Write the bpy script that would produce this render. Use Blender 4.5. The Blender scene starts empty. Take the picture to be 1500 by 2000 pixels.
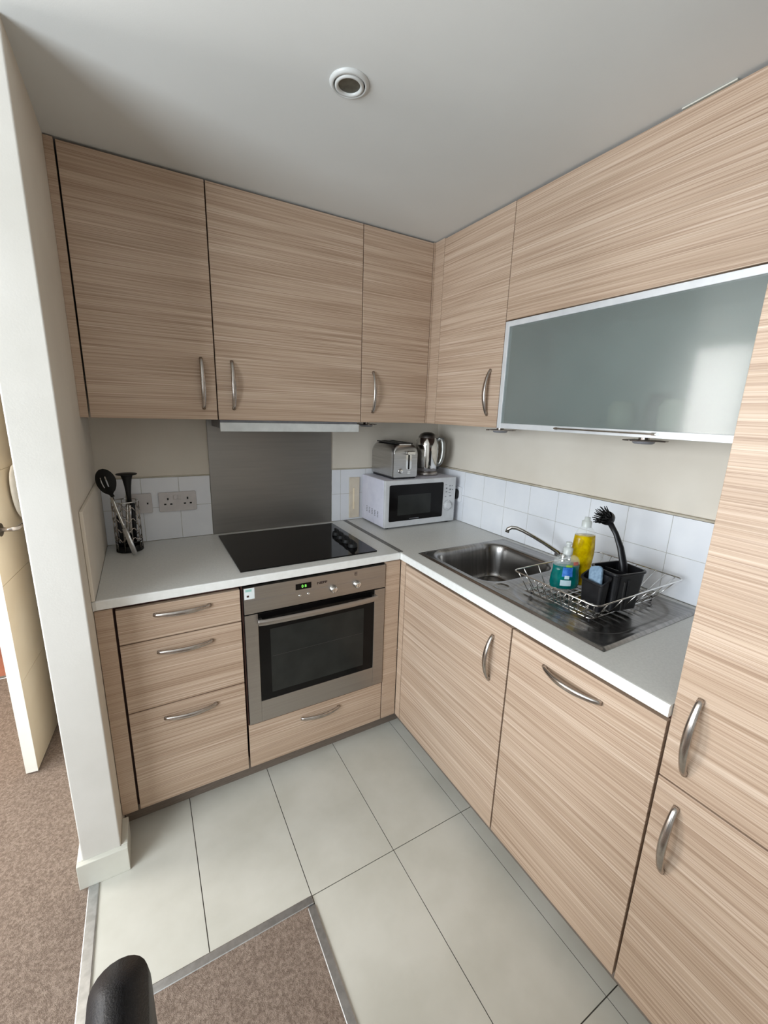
import bpy, bmesh, math, random
import numpy as np
from mathutils import Vector, Matrix
random.seed(4)
PI = math.pi
COL = bpy.context.scene.collection

# ------------------------------------------------------------------ camera
cd = bpy.data.cameras.new('camera'); cam = bpy.data.objects.new('camera', cd); COL.objects.link(cam)
cam.location = (-1.5256, -2.0475, 1.4993); cam.rotation_euler = (1.336, -0.0305, -0.5174)
cd.sensor_fit = 'VERTICAL'; cd.sensor_height = 36; cd.lens = 817.83 / 2000 * 36
cd.clip_start = 0.02
bpy.context.scene.camera = cam

# ------------------------------------------------------------------ materials
def srgb(r, g, b):
    f = lambda c: (c/255/12.92) if c/255 <= .04045 else ((c/255+.055)/1.055)**2.4
    return (f(r), f(g), f(b), 1)
MATS = {}
def mat(name, col, rough=.5, metal=0, spec=.5, trans=0, coat=0, coat_rough=.05, emit=None, estr=0, alpha=1, ior=1.45):
    m = bpy.data.materials.new(name); m.use_nodes = True
    b = m.node_tree.nodes['Principled BSDF']
    b.inputs['Base Color'].default_value = col
    b.inputs['Roughness'].default_value = rough
    b.inputs['Metallic'].default_value = metal
    b.inputs['Specular IOR Level'].default_value = spec
    b.inputs['Transmission Weight'].default_value = trans
    b.inputs['Coat Weight'].default_value = coat
    b.inputs['Coat Roughness'].default_value = coat_rough
    b.inputs['Alpha'].default_value = alpha
    b.inputs['IOR'].default_value = ior
    if emit:
        b.inputs['Emission Color'].default_value = emit
        b.inputs['Emission Strength'].default_value = estr
    MATS[name] = m
    return m
def nd(m, t, **k):
    n = m.node_tree.nodes.new(t)
    for a, v in k.items(): setattr(n, a, v)
    return n
def lk(m, a, b): m.node_tree.links.new(a, b)
def noise_tint(m, scale, c1, c2, detail=4, stretch=(1,1,1), bump=0, lo=.35, hi=.65, bscale=None, rough=.55):
    b = m.node_tree.nodes['Principled BSDF']
    tc = nd(m, 'ShaderNodeTexCoord'); mp = nd(m, 'ShaderNodeMapping'); mp.inputs['Scale'].default_value = stretch
    lk(m, tc.outputs['Object'], mp.inputs['Vector'])
    n = nd(m, 'ShaderNodeTexNoise'); n.inputs['Scale'].default_value = scale; n.inputs['Detail'].default_value = detail
    n.inputs['Roughness'].default_value = rough
    lk(m, mp.outputs['Vector'], n.inputs['Vector'])
    r = nd(m, 'ShaderNodeValToRGB'); r.color_ramp.elements[0].position = lo; r.color_ramp.elements[1].position = hi
    r.color_ramp.elements[0].color = c1; r.color_ramp.elements[1].color = c2
    lk(m, n.outputs['Fac'], r.inputs['Fac']); lk(m, r.outputs['Color'], b.inputs['Base Color'])
    if bump:
        bp = nd(m, 'ShaderNodeBump'); bp.inputs['Strength'].default_value = bump; bp.inputs['Distance'].default_value = .003
        if bscale:
            n2 = nd(m, 'ShaderNodeTexNoise'); n2.inputs['Scale'].default_value = bscale; n2.inputs['Detail'].default_value = 3
            lk(m, mp.outputs['Vector'], n2.inputs['Vector']); lk(m, n2.outputs['Fac'], bp.inputs['Height'])
        else: lk(m, n.outputs['Fac'], bp.inputs['Height'])
        lk(m, bp.outputs['Normal'], b.inputs['Normal'])
    return m

# pale zebra-grain laminate, streaks run level along every door
wood = mat('pale laminate', srgb(200,170,142), rough=.38, spec=.5)
def make_wood(m):
    b = m.node_tree.nodes['Principled BSDF']
    tc = nd(m, 'ShaderNodeTexCoord')
    def layer(sc, detail, pos, cols):
        mp = nd(m, 'ShaderNodeMapping'); mp.inputs['Scale'].default_value = sc
        lk(m, tc.outputs['Object'], mp.inputs['Vector'])
        n = nd(m, 'ShaderNodeTexNoise'); n.inputs['Scale'].default_value = 1; n.inputs['Detail'].default_value = detail
        n.inputs['Roughness'].default_value = .6; n.inputs['Distortion'].default_value = .15
        lk(m, mp.outputs['Vector'], n.inputs['Vector'])
        r = nd(m, 'ShaderNodeValToRGB'); e = r.color_ramp.elements
        e[0].position, e[1].position = pos[0], pos[-1]
        e[0].color, e[1].color = cols[0], cols[-1]
        for p, c in zip(pos[1:-1], cols[1:-1]):
            x = e.new(p); x.color = c
        lk(m, n.outputs['Fac'], r.inputs['Fac'])
        return n, r
    n1, r1 = layer((1.1, 1.1, 215), 3, (.30, .45, .55, .70),
                   (srgb(183,158,137), srgb(199,176,155), srgb(205,183,162), srgb(220,201,183)))
    n2, r2 = layer((.9, .9, 36), 2, (.34, .5, .66), (srgb(232,227,222), srgb(246,243,241), srgb(255,255,255)))
    n3, r3 = layer((2.2, 2.2, 460), 2, (.36, .5, .64), (srgb(206,196,189), srgb(246,244,242), srgb(255,255,255)))
    mx = nd(m, 'ShaderNodeMix', data_type='RGBA', blend_type='MULTIPLY'); mx.inputs['Factor'].default_value = 1
    lk(m, r1.outputs['Color'], mx.inputs['A']); lk(m, r2.outputs['Color'], mx.inputs['B'])
    mx2 = nd(m, 'ShaderNodeMix', data_type='RGBA', blend_type='MULTIPLY'); mx2.inputs['Factor'].default_value = .8
    lk(m, mx.outputs['Result'], mx2.inputs['A']); lk(m, r3.outputs['Color'], mx2.inputs['B'])
    lk(m, mx2.outputs['Result'], b.inputs['Base Color'])
    bp = nd(m, 'ShaderNodeBump'); bp.inputs['Strength'].default_value = .12; bp.inputs['Distance'].default_value = .001
    lk(m, n1.outputs['Fac'], bp.inputs['Height']); lk(m, bp.outputs['Normal'], b.inputs['Normal'])
make_wood(wood)
carcass = mat('dark brown edge', srgb(62,36,28), rough=.7)
noise_tint(carcass, 20, srgb(56,32,25), srgb(70,42,33))
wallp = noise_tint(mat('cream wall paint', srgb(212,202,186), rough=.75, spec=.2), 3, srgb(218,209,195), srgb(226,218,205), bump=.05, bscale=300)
whitep = noise_tint(mat('living room wall paint', srgb(190,188,184), rough=.65, spec=.25), 2.5, srgb(186,184,180), srgb(195,193,189), bump=.05, bscale=300)
nibp = noise_tint(mat('off white pillar paint', srgb(222,218,210), rough=.55, spec=.3), 2.5, srgb(204,200,192), srgb(214,210,203), bump=.06, bscale=250)
ceilp = noise_tint(mat('ceiling paint', srgb(230,232,230), rough=.8, spec=.15), 2, srgb(219,221,219), srgb(224,226,224), bump=.04, bscale=400)
skirtp = noise_tint(mat('skirting gloss', srgb(210,208,197), rough=.3), 5, srgb(205,203,192), srgb(214,212,201))
tilew = noise_tint(mat('white glazed tile', srgb(232,234,238), rough=.18, spec=.5), 4, srgb(228,230,235), srgb(238,239,242))
groutw = noise_tint(mat('tile grout', srgb(180,178,172), rough=.8), 40, srgb(165,163,156), srgb(196,194,188))
tilef = noise_tint(mat('floor tile', srgb(206,204,195), rough=.5, spec=.35), 5, srgb(190,187,176), srgb(201,198,188), bump=.03, bscale=220)
groutf = noise_tint(mat('floor grout', srgb(74,68,62), rough=.9), 60, srgb(60,55,50), srgb(90,84,76))
carpet = mat('carpet pile', srgb(160,134,118), rough=.95, spec=.05)
def mk_carpet(m):
    b = m.node_tree.nodes['Principled BSDF']; tc = nd(m, 'ShaderNodeTexCoord')
    n = nd(m, 'ShaderNodeTexNoise'); n.inputs['Scale'].default_value = 600; n.inputs['Detail'].default_value = 3
    n2 = nd(m, 'ShaderNodeTexNoise'); n2.inputs['Scale'].default_value = 130; n2.inputs['Detail'].default_value = 4
    lk(m, tc.outputs['Object'], n.inputs['Vector']); lk(m, tc.outputs['Object'], n2.inputs['Vector'])
    ad = nd(m, 'ShaderNodeMath', operation='ADD'); lk(m, n.outputs['Fac'], ad.inputs[0]); lk(m, n2.outputs['Fac'], ad.inputs[1])
    r = nd(m, 'ShaderNodeValToRGB'); r.color_ramp.elements[0].position = .42; r.color_ramp.elements[1].position = .60
    hf = nd(m, 'ShaderNodeMath', operation='MULTIPLY'); hf.inputs[1].default_value = .5; lk(m, ad.outputs[0], hf.inputs[0])
    r.color_ramp.elements[0].color = srgb(118,102,91); r.color_ramp.elements[1].color = srgb(158,141,128)
    lk(m, hf.outputs[0], r.inputs['Fac']); lk(m, r.outputs['Color'], b.inputs['Base Color'])
    bp = nd(m, 'ShaderNodeBump'); bp.inputs['Strength'].default_value = .9; bp.inputs['Distance'].default_value = .006
    lk(m, hf.outputs[0], bp.inputs['Height']); lk(m, bp.outputs['Normal'], b.inputs['Normal'])
mk_carpet(carpet)
redfloor = noise_tint(mat('red brown floor', srgb(176,112,88), rough=.6), 8, srgb(166,102,80), srgb(186,122,98))
worktopm = mat('worktop laminate', srgb(206,205,199), rough=.36, spec=.4)
noise_tint(worktopm, 160, srgb(212,211,206), srgb(220,219,214), detail=3)
nosing = noise_tint(mat('worktop white edge', srgb(236,236,232), rough=.35, spec=.4), 40, srgb(233,233,229), srgb(240,240,237))
steel = mat('brushed steel', (.42,.395,.37,1), rough=.36, metal=1)
def brushed(m, c1, c2, stretch, sc=1):
    noise_tint(m, sc, c1, c2, detail=2, stretch=stretch, bump=.04)
brushed(steel, (.39,.36,.335,1), (.42,.39,.365,1), (2, 2, 200))
splashm = mat('splashback steel', (.4,.39,.37,1), rough=.42, metal=1)
brushed(splashm, (.30,.29,.275,1), (.325,.31,.295,1), (3, 3, 60))
sinkm = mat('sink steel', (.36,.345,.33,1), rough=.27, metal=1)
brushed(sinkm, (.27,.26,.25,1), (.36,.345,.33,1), (90, 6, 6))
nickel = noise_tint(mat('satin nickel', (.5,.45,.41,1), rough=.26, metal=1), 60, (.42,.38,.345,1), (.50,.455,.42,1), detail=2)
alum = noise_tint(mat('aluminium', (.8,.8,.8,1), rough=.3, metal=1), 60, (.72,.73,.74,1), (.82,.83,.84,1), detail=2)
alum2 = noise_tint(mat('edging aluminium', (.5,.5,.5,1), rough=.4, metal=1), 60, (.46,.465,.47,1), (.56,.565,.57,1), detail=2)
chrome = noise_tint(mat('chrome', (.75,.74,.72,1), rough=.1, metal=1), 30, (.66,.65,.63,1), (.76,.75,.73,1), detail=2)
hobglass = noise_tint(mat('black ceramic glass', srgb(14,12,12), rough=.09, spec=.3), 10, srgb(12,10,10), srgb(17,15,14))
blackgl = noise_tint(mat('black oven glass', srgb(12,11,11), rough=.1, spec=.22), 10, srgb(11,10,10), srgb(17,15,15))
winglass = noise_tint(mat('grey window glass', srgb(40,41,39), rough=.16, spec=.25), 10, srgb(36,37,35), srgb(44,45,43))
blackpl = noise_tint(mat('black plastic', srgb(20,20,23), rough=.38), 40, srgb(16,16,19), srgb(25,25,28))
rubber = noise_tint(mat('black rubber', srgb(14,14,14), rough=.6), 40, srgb(11,11,11), srgb(18,18,18))
leather = noise_tint(mat('black leather', srgb(14,14,18), rough=.42, spec=.4), 90, srgb(11,11,14), srgb(17,17,22), bump=.25, bscale=500)
whitepl = noise_tint(mat('white plastic', srgb(214,213,226), rough=.4), 20, srgb(210,209,223), srgb(219,218,230))
mwfront = noise_tint(mat('microwave front silver white', srgb(205,206,208), rough=.38), 20, srgb(200,201,203), srgb(210,211,213))
socketp = noise_tint(mat('socket plastic', srgb(202,196,194), rough=.4), 30, srgb(198,192,190), srgb(207,201,199))
greypl = noise_tint(mat('grey plastic', srgb(130,130,134), rough=.45), 30, srgb(124,124,128), srgb(136,136,140))
darkhole = noise_tint(mat('dark recess', srgb(24,22,22), rough=.8), 30, srgb(20,18,18), srgb(28,26,26))
beige = noise_tint(mat('beige plastic', srgb(216,204,184), rough=.45), 20, srgb(212,199,178), srgb(221,209,190))
beigel = noise_tint(mat('pale beige plastic', srgb(246,228,196), rough=.4), 20, srgb(243,224,191), srgb(249,233,203))
doorp = noise_tint(mat('cream door paint', srgb(226,210,184), rough=.5, spec=.3), 3, srgb(221,204,177), srgb(231,217,193))
dooredge = noise_tint(mat('white door edge', srgb(248,246,236), rough=.5), 4, srgb(244,242,230), srgb(251,249,240))
cloth = noise_tint(mat('white cloth', srgb(246,243,236), rough=.85), 30, srgb(240,236,228), srgb(250,248,242), bump=.3)
teal = mat('teal soap', srgb(0,140,128), rough=.12, trans=.25, ior=1.35); noise_tint(teal, 30, srgb(0,98,98), srgb(0,128,120))
yellow = mat('yellow soap', srgb(236,200,20), rough=.12, trans=.3, ior=1.35); noise_tint(yellow, 34, srgb(176,136,0), srgb(250,218,6))
clearpl = mat('clear plastic', srgb(226,232,230), rough=.08, spec=.7, alpha=.2); noise_tint(clearpl, 6, srgb(220,228,226), srgb(235,240,238))
clearcap = mat('translucent cap', srgb(214,218,214), rough=.2, spec=.6, alpha=.7); noise_tint(clearcap, 6, srgb(205,210,206), srgb(224,228,224))
labblue = noise_tint(mat('blue label', srgb(60,120,205), rough=.35), 60, srgb(46,104,192), srgb(84,142,220))
labwhite = noise_tint(mat('white label', srgb(196,220,228), rough=.4), 60, srgb(186,212,222), srgb(206,228,236))
labred = noise_tint(mat('red label', srgb(205,110,92), rough=.4), 60, srgb(196,98,82), srgb(214,124,104))
labgreen = noise_tint(mat('green label', srgb(150,190,70), rough=.4), 60, srgb(140,180,60), srgb(165,205,85))
sponge = noise_tint(mat('blue sponge', srgb(118,142,164), rough=.9), 120, srgb(106,130,152), srgb(130,154,176), bump=.5)
paper = noise_tint(mat('sticker paper', srgb(226,232,232), rough=.5), 30, srgb(220,227,227), srgb(232,238,238))
papergreen = noise_tint(mat('sticker green', srgb(150,196,186), rough=.5), 30, srgb(142,188,178), srgb(158,204,194))
ink = noise_tint(mat('dark ink', srgb(62,48,42), rough=.6), 30, srgb(56,42,37), srgb(68,54,48))
inkgrey = noise_tint(mat('grey ink', srgb(120,122,126), rough=.6), 30, srgb(110,112,116), srgb(130,132,136))
led = mat('green display digits', srgb(150,255,110), emit=srgb(120,235,90), estr=.5)
frost = mat('frosted glass', srgb(205,216,213), rough=.24, spec=.6, trans=.82, coat=.65, coat_rough=.08)
noise_tint(frost, 3, srgb(200,212,209), srgb(208,219,216))
cabin = noise_tint(mat('cabinet interior', srgb(150,155,152), rough=.7), 6, srgb(143,148,145), srgb(157,162,159))
potcream = noise_tint(mat('pale jar', srgb(190,184,168), rough=.4), 8, srgb(182,176,160), srgb(198,192,176))
potdark = noise_tint(mat('dark jar', srgb(60,58,56), rough=.4), 8, srgb(54,52,50), srgb(66,64,62))
lampglass = noise_tint(mat('lamp glass', srgb(96,96,88), rough=.25, metal=.4), 60, srgb(86,86,78), srgb(106,106,98))
ledgem = noise_tint(mat('ledge grout', srgb(196,188,170), rough=.7), 8, srgb(176,166,146), srgb(206,198,182))

# ------------------------------------------------------------------ mesh helpers
def root_loc(p):
    v = Vector((0,0,0))
    while p: v += Vector(p.location); p = p.parent
    return v
def obj(name, bm, mats, parent=None, origin=None, smooth=False, bevel=0, seg=2, sub=0, label=None, angle=35):
    if not isinstance(mats, (list, tuple)): mats = [mats]
    if parent is not None: o0 = root_loc(parent)
    else: o0 = Vector(origin) if origin is not None else Vector((0,0,0))
    if isinstance(bm, bpy.types.Mesh): me = bm; me.transform(Matrix.Translation(-o0))
    else:
        bmesh.ops.translate(bm, verts=bm.verts, vec=-o0)
        me = bpy.data.meshes.new(name); bm.to_mesh(me); bm.free()
    for m in mats: me.materials.append(m)
    o = bpy.data.objects.new(name, me); COL.objects.link(o)
    if parent is not None: o.parent = parent
    else: o.location = o0
    if smooth:
        me.polygons.foreach_set('use_smooth', [True]*len(me.polygons))
    if bevel:
        b = o.modifiers.new('bevel', 'BEVEL'); b.width = bevel; b.segments = seg; b.limit_method = 'ANGLE'; b.angle_limit = math.radians(angle)
        b.harden_normals = False
    if sub:
        s = o.modifiers.new('sub', 'SUBSURF'); s.levels = sub; s.render_levels = sub
    if label: o['label'] = label
    return o
def thing(name, loc, label, cat, group=None):
    o = bpy.data.objects.new(name, None); COL.objects.link(o); o.location = loc
    o.empty_display_size = .05
    o['label'] = label; o['category'] = cat
    if group: o['group'] = group
    return o
def tag(o, label, cat, group=None):
    o['label'] = label; o['category'] = cat
    if group: o['group'] = group
    return o
def struct(o): o['kind'] = 'structure'; return o
def B(*boxes):
    """boxes: (x0,x1,y0,y1,z0,z1[,mat])"""
    bm = bmesh.new()
    for b in boxes: addbox(bm, *b)
    return bm
def addbox(bm, x0, x1, y0, y1, z0, z1, mi=0):
    x0, x1 = min(x0,x1), max(x0,x1); y0, y1 = min(y0,y1), max(y0,y1); z0, z1 = min(z0,z1), max(z0,z1)
    v = [bm.verts.new(p) for p in ((x0,y0,z0),(x1,y0,z0),(x1,y1,z0),(x0,y1,z0),(x0,y0,z1),(x1,y0,z1),(x1,y1,z1),(x0,y1,z1))]
    for f in ((3,2,1,0),(4,5,6,7),(0,1,5,4),(1,2,6,5),(2,3,7,6),(3,0,4,7)):
        q = bm.faces.new([v[i] for i in f]); q.material_index = mi
def tube(bm, pts, r, seg=8, closed=False, flat=None, cap=True, mi=0, up0=None):
    """sweep a circle (or ellipse r x flat) along pts; r may be a list"""
    pts = [Vector(p) for p in pts]; n = len(pts)
    rs = r if isinstance(r, (list, tuple)) else [r]*n
    fl = flat if isinstance(flat, (list, tuple)) else [flat]*n
    tang = []
    for i in range(n):
        a = pts[(i-1) % n] if (closed or i > 0) else pts[i]
        b = pts[(i+1) % n] if (closed or i < n-1) else pts[i]
        tang.append((b-a).normalized())
    up = Vector(up0) if up0 else Vector((0,0,1))
    if abs(up.dot(tang[0])) > .95: up = Vector((1,0,0))
    N = (up - tang[0]*up.dot(tang[0])).normalized()
    rings = []
    for i in range(n):
        N = (N - tang[i]*N.dot(tang[i])).normalized(); Bn = tang[i].cross(N)
        ra = rs[i]; rb = fl[i] if fl[i] is not None else ra
        rings.append([bm.verts.new(pts[i] + N*ra*math.cos(2*PI*k/seg) + Bn*rb*math.sin(2*PI*k/seg)) for k in range(seg)])
    for i in range(n if closed else n-1):
        a, b = rings[i], rings[(i+1) % n]
        for k in range(seg):
            f = bm.faces.new((a[k], a[(k+1)%seg], b[(k+1)%seg], b[k])); f.material_index = mi
    if cap and not closed:
        f = bm.faces.new(list(reversed(rings[0]))); f.material_index = mi
        f = bm.faces.new(rings[-1]); f.material_index = mi
    return bm
def lathe(bm, prof, c=(0,0,0), seg=32, axis='z', M=None, sx=1, sy=1, mi=0):
    """prof: (r, h) list; h along axis"""
    c = Vector(c); rings = []
    def P(r, h, a):
        x, y = r*math.cos(a)*sx, r*math.sin(a)*sy
        p = Vector((x, y, h))
        if axis == 'y-': p = Vector((x, -h, y))
        elif axis == 'x-': p = Vector((-h, x, y))
        elif axis == 'x+': p = Vector((h, y, x))
        if M: p = M @ p
        return c + p
    for r, h in prof:
        if r < 1e-6: rings.append([bm.verts.new(P(0, h, 0))])
        else: rings.append([bm.verts.new(P(r, h, 2*PI*k/seg)) for k in range(seg)])
    for a, b in zip(rings, rings[1:]):
        for k in range(seg):
            k2 = (k+1) % seg
            if len(a) == 1 and len(b) == 1: continue
            if len(a) == 1: f = bm.faces.new((a[0], b[k], b[k2]))
            elif len(b) == 1: f = bm.faces.new((a[k], a[k2], b[0]))
            else: f = bm.faces.new((a[k], a[k2], b[k2], b[k]))
            f.material_index = mi
    bmesh.ops.recalc_face_normals(bm, faces=bm.faces)
    return bm
def rrect(w, h, r, n=6):
    r = max(min(r, w/2-1e-4, h/2-1e-4), 1e-4)
    out = []
    for cx, cy, a0 in ((w/2-r, h/2-r, 0), (-w/2+r, h/2-r, PI/2), (-w/2+r, -h/2+r, PI), (w/2-r, -h/2+r, 3*PI/2)):
        for i in range(n+1):
            a = a0 + PI/2*i/n; out.append((cx + r*math.cos(a), cy + r*math.sin(a)))
    return out
def prism(bm, poly, a0, a1, plane='xy', mi=0):
    """extrude a 2D polygon between a0 and a1 along the remaining axis"""
    def P(u, v, a): return {'xy': (u,v,a), 'xz': (u,a,v), 'yz': (a,u,v)}[plane]
    lo = [bm.verts.new(P(u,v,a0)) for u,v in poly]; hi = [bm.verts.new(P(u,v,a1)) for u,v in poly]
    fs = [bm.faces.new(lo), bm.faces.new(hi)]
    n = len(poly)
    for i in range(n): fs.append(bm.faces.new((lo[i], lo[(i+1)%n], hi[(i+1)%n], hi[i])))
    for f in fs: f.material_index = mi
    bmesh.ops.recalc_face_normals(bm, faces=fs)
    return bm
def loft(bm, sections, cap0=True, cap1=True, mi=0):
    rings = [[bm.verts.new(p) for p in s] for s in sections]; n = len(rings[0]); fs = []
    for a, b in zip(rings, rings[1:]):
        for k in range(n): fs.append(bm.faces.new((a[k], a[(k+1)%n], b[(k+1)%n], b[k])))
    if cap0: fs.append(bm.faces.new(rings[0]))
    if cap1: fs.append(bm.faces.new(rings[-1]))
    for f in fs: f.material_index = mi
    bmesh.ops.recalc_face_normals(bm, faces=fs)
    return bm
def text_mesh(body, size, M, extrude=.0003, bold=0):
    c = bpy.data.curves.new('t', 'FONT'); c.body = body; c.size = size; c.extrude = extrude; c.offset = bold
    c.align_x = 'CENTER'; c.align_y = 'CENTER'
    o = bpy.data.objects.new('t', c); COL.objects.link(o)
    dg = bpy.context.evaluated_depsgraph_get(); dg.update()
    me = bpy.data.meshes.new_from_object(o.evaluated_get(dg))
    bpy.data.objects.remove(o); me.transform(M); me.materials.clear()
    return me
def face_y(x, y, z, sx=1): # text facing -y
    return Matrix.Translation((x,y,z)) @ Matrix.Rotation(PI/2, 4, 'X') @ Matrix.Diagonal((sx,1,1,1))

# ------------------------------------------------------------------ dimensions
WL = -1.703      # kitchen left wall face
WR = .018        # right wall face (tiles stand proud of it)
WB = .008        # back wall face
CH = 2.278       # ceiling
YF = -.705       # front face of the pillar
YT = -1.689      # tall unit left edge
D = -.586        # base door face
DU = -.25        # wall-unit door face
DZ0, DZ1 = .090, .862
UZ0, UZ1 = 1.449, 2.270

# ------------------------------------------------------------------ room shell
struct(obj('wall_back', B((-1.90, .15, WB, WB+.1, 0, CH)), wallp))
struct(obj('wall_right', B((WR, WR+.1, -3.7, WB, 0, CH)), wallp))
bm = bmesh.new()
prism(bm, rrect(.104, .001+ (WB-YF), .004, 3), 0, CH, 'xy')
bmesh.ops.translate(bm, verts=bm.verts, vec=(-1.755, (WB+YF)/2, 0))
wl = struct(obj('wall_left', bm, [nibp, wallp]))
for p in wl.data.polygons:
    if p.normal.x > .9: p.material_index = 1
# living room and hall behind / beside the camera
WY0, WY1, WZ0, WZ1 = -2.75, -1.0, .60, 2.16
struct(obj('wall_far_left', B((-3.5, -3.4, -3.7, WY0, 0, CH),(-3.5, -3.4, WY1, -.42, 0, CH),(-3.5,-3.4,.42,.82,0,CH),(-3.5,-3.4,-.42,.42,0,.6),(-3.5,-3.4,-.42,.42,2.2,CH),(-3.5, -3.4, WY0, WY1, 0, WZ0),(-3.5, -3.4, WY0, WY1, WZ1, CH)), whitep))
struct(obj('wall_front', B((-3.4, WR, -3.7, -3.6, 0, CH)), whitep))
wf = B((-3.49,-3.43,WY0,WY0+.06,WZ0,WZ1), (-3.49,-3.43,WY1-.06,WY1,WZ0,WZ1), (-3.49,-3.43,WY0+.06,WY1-.06,WZ0,WZ0+.07), (-3.49,-3.43,WY0+.06,WY1-.06,WZ1-.07,WZ1), (-3.48,-3.43,-1.905,-1.845,WZ0+.07,WZ1-.07))
struct(obj('window_1', wf, skirtp))
struct(obj('window_2', B((-3.49,-3.43,-.42,-.37,.6,2.2),(-3.49,-3.43,.37,.42,.6,2.2),(-3.49,-3.43,-.37,.37,.6,.66),(-3.49,-3.43,-.37,.37,2.14,2.2)), skirtp))
# hall: the wall on from the kitchen wall, a doorway with a red floor beyond
struct(obj('wall_hall_side', B((-1.90, -1.803, WB+.1, 2.3, 0, CH)), whitep))
struct(obj('wall_hall_end', B((-3.4, -2.78, .72, .82, 0, CH), (-2.78, -1.96, .72, .82, 2.03, CH), (-1.96, -1.90, .72, .82, 0, CH)), whitep))
struct(obj('wall_hall_back', B((-3.4, -1.90, 2.2, 2.3, 0, CH)), whitep))
struct(obj('wall_hall_left', B((-3.0, -2.9, .82, 2.2, 0, CH)), whitep))
struct(obj('ceiling', B((-3.5, .2, -3.7, 2.3, CH, CH+.1)), ceilp))
# floors
def floor_tiles():
    bm = bmesh.new(); g = .0014
    xs = [-1.782, -1.488, -1.186, -.884, -.580, -.276, .018]
    ys = [.008, -.480, -1.081, -1.681, -2.281, -2.881, -3.4]
    for i in range(6):
        for j in range(6):
            x0, x1, y1, y0 = xs[i], xs[i+1], ys[j], ys[j+1]
            if j >= 2 and i < 2: continue
            addbox(bm, x0+g, x1-g, y0+g, y1-g, -.02, 0, 0)
    addbox(bm, -1.782, .018, -1.081, .008, -.03, -.0022, 1)
    addbox(bm, -1.186, .018, -3.4, -1.081, -.03, -.0022, 1)
    return bm
struct(obj('floor', floor_tiles(), [tilef, groutf]))
def carpet_bm():
    bm = bmesh.new()
    for (x0,x1,y0,y1) in ((-3.4,-1.786,-3.6,-.62),(-3.4,-1.802,-.62,.008),(-3.4,-1.9,.008,.74),(-1.786,-1.206,-3.6,-1.105),(-1.206,.018,-3.6,-3.4)):
        addbox(bm, x0, x1, y0, y1, -.03, .004)
    return bm
cp = struct(obj('floor.001', carpet_bm(), carpet))
struct(obj('floor.002', B((-2.9,-1.90,.76,2.2,-.03,.001)), redfloor))
struct(obj('trim_1', B((-2.78,-1.96,.735,.762,-.01,.008)), alum, bevel=.002))
# metal edging between tile and carpet
def strip(x0, x1, y0, y1):
    return B((x0,x1,y0,y1,-.01,.005))
struct(obj('trim_2', strip(-1.800, -1.770, -1.105, -.722), alum2, bevel=.003))
struct(obj('trim_3', strip(-1.768, -1.187, -1.106, -1.080), alum2, bevel=.003))
struct(obj('trim_4', strip(-1.211, -1.185, -3.4, -1.108), alum2, bevel=.003))
# skirting round the pillar foot
def skirt():
    bm = bmesh.new(); addbox(bm, -1.822, -1.684, -.722, -.705, .0, .094)
    addbox(bm, -1.822, -1.807, -.705, .0, .004, .094)
    addbox(bm, -1.703, -1.684, -.705, -.60, .0, .094)
    return bm
struct(obj('baseboard_left', skirt(), skirtp, bevel=.002))

# ------------------------------------------------------------------ splashback tiling (face of tiles: x=0 / y=0)
def tiles_right():
    bm = bmesh.new(); g = .001
    ys = [0]+[.012-.1512*k for k in range(1,12) if .012-.1512*k > YT+.01]+[YT+.001]
    for y1, y0 in zip(ys, ys[1:]):
        for z0, z1 in ((.911,1.0600),(1.0600,1.192)):
            addbox(bm, .004, 0, y0+g, y1-g, z0+g, z1-g, 0)
    addbox(bm, .0007, .0175, YT+.001, 0, .911, 1.1905, 1)
    addbox(bm, 0, .0175, YT+.001, 0, 1.1925, 1.199, 2)
    return bm
tag(obj('splashback_tiles', tiles_right(), [tilew, groutw, ledgem], origin=(0,-.8,.911)), 'white square wall tiles with grey grout along the right wall above the sink', 'tiles')
def tiles_back(xs):
    bm = bmesh.new(); g = .001
    for x0, x1 in zip(xs, xs[1:]):
        for z0, z1 in ((.911,1.0600),(1.0600,1.192)):
            addbox(bm, x0+g, x1-g, 0, .004, z0+g, z1-g, 0)
    addbox(bm, xs[0], xs[-1], .0007, .0075, .911, 1.1915, 1)
    addbox(bm, xs[0], xs[-1], 0, .0075, 1.1925, 1.1965, 2)
    return bm
tag(obj('splashback_tiles', tiles_back([-1.692,-1.547,-1.401,-1.2705]), [tilew, groutw, ledgem], origin=(-1.5,0,.911)), 'white wall tiles holding the two socket plates, left of the steel panel', 'tiles')
tag(obj('splashback_tiles', tiles_back([-.668,-.616,-.466,-.316,-.166,-.001]), [tilew, groutw, ledgem], origin=(-.3,0,.911)), 'white wall tiles behind the microwave, right of the steel panel', 'tiles')
tag(obj('side_splash_panel', B((-1.7025,-1.6925,-.600,-.001,.911,1.192)), wallp, origin=(-1.69,-.3,.911), bevel=.002), 'low off-white upstand panel on the left wall beside the worktop', 'panel')
tag(obj('steel_splashback', B((-1.2685,-.6695,.0005,.0075,.911,1.455)), splashm, origin=(-.97,0,.911), bevel=.0006), 'brushed stainless steel panel on the wall behind the hob', 'splashback')

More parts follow.
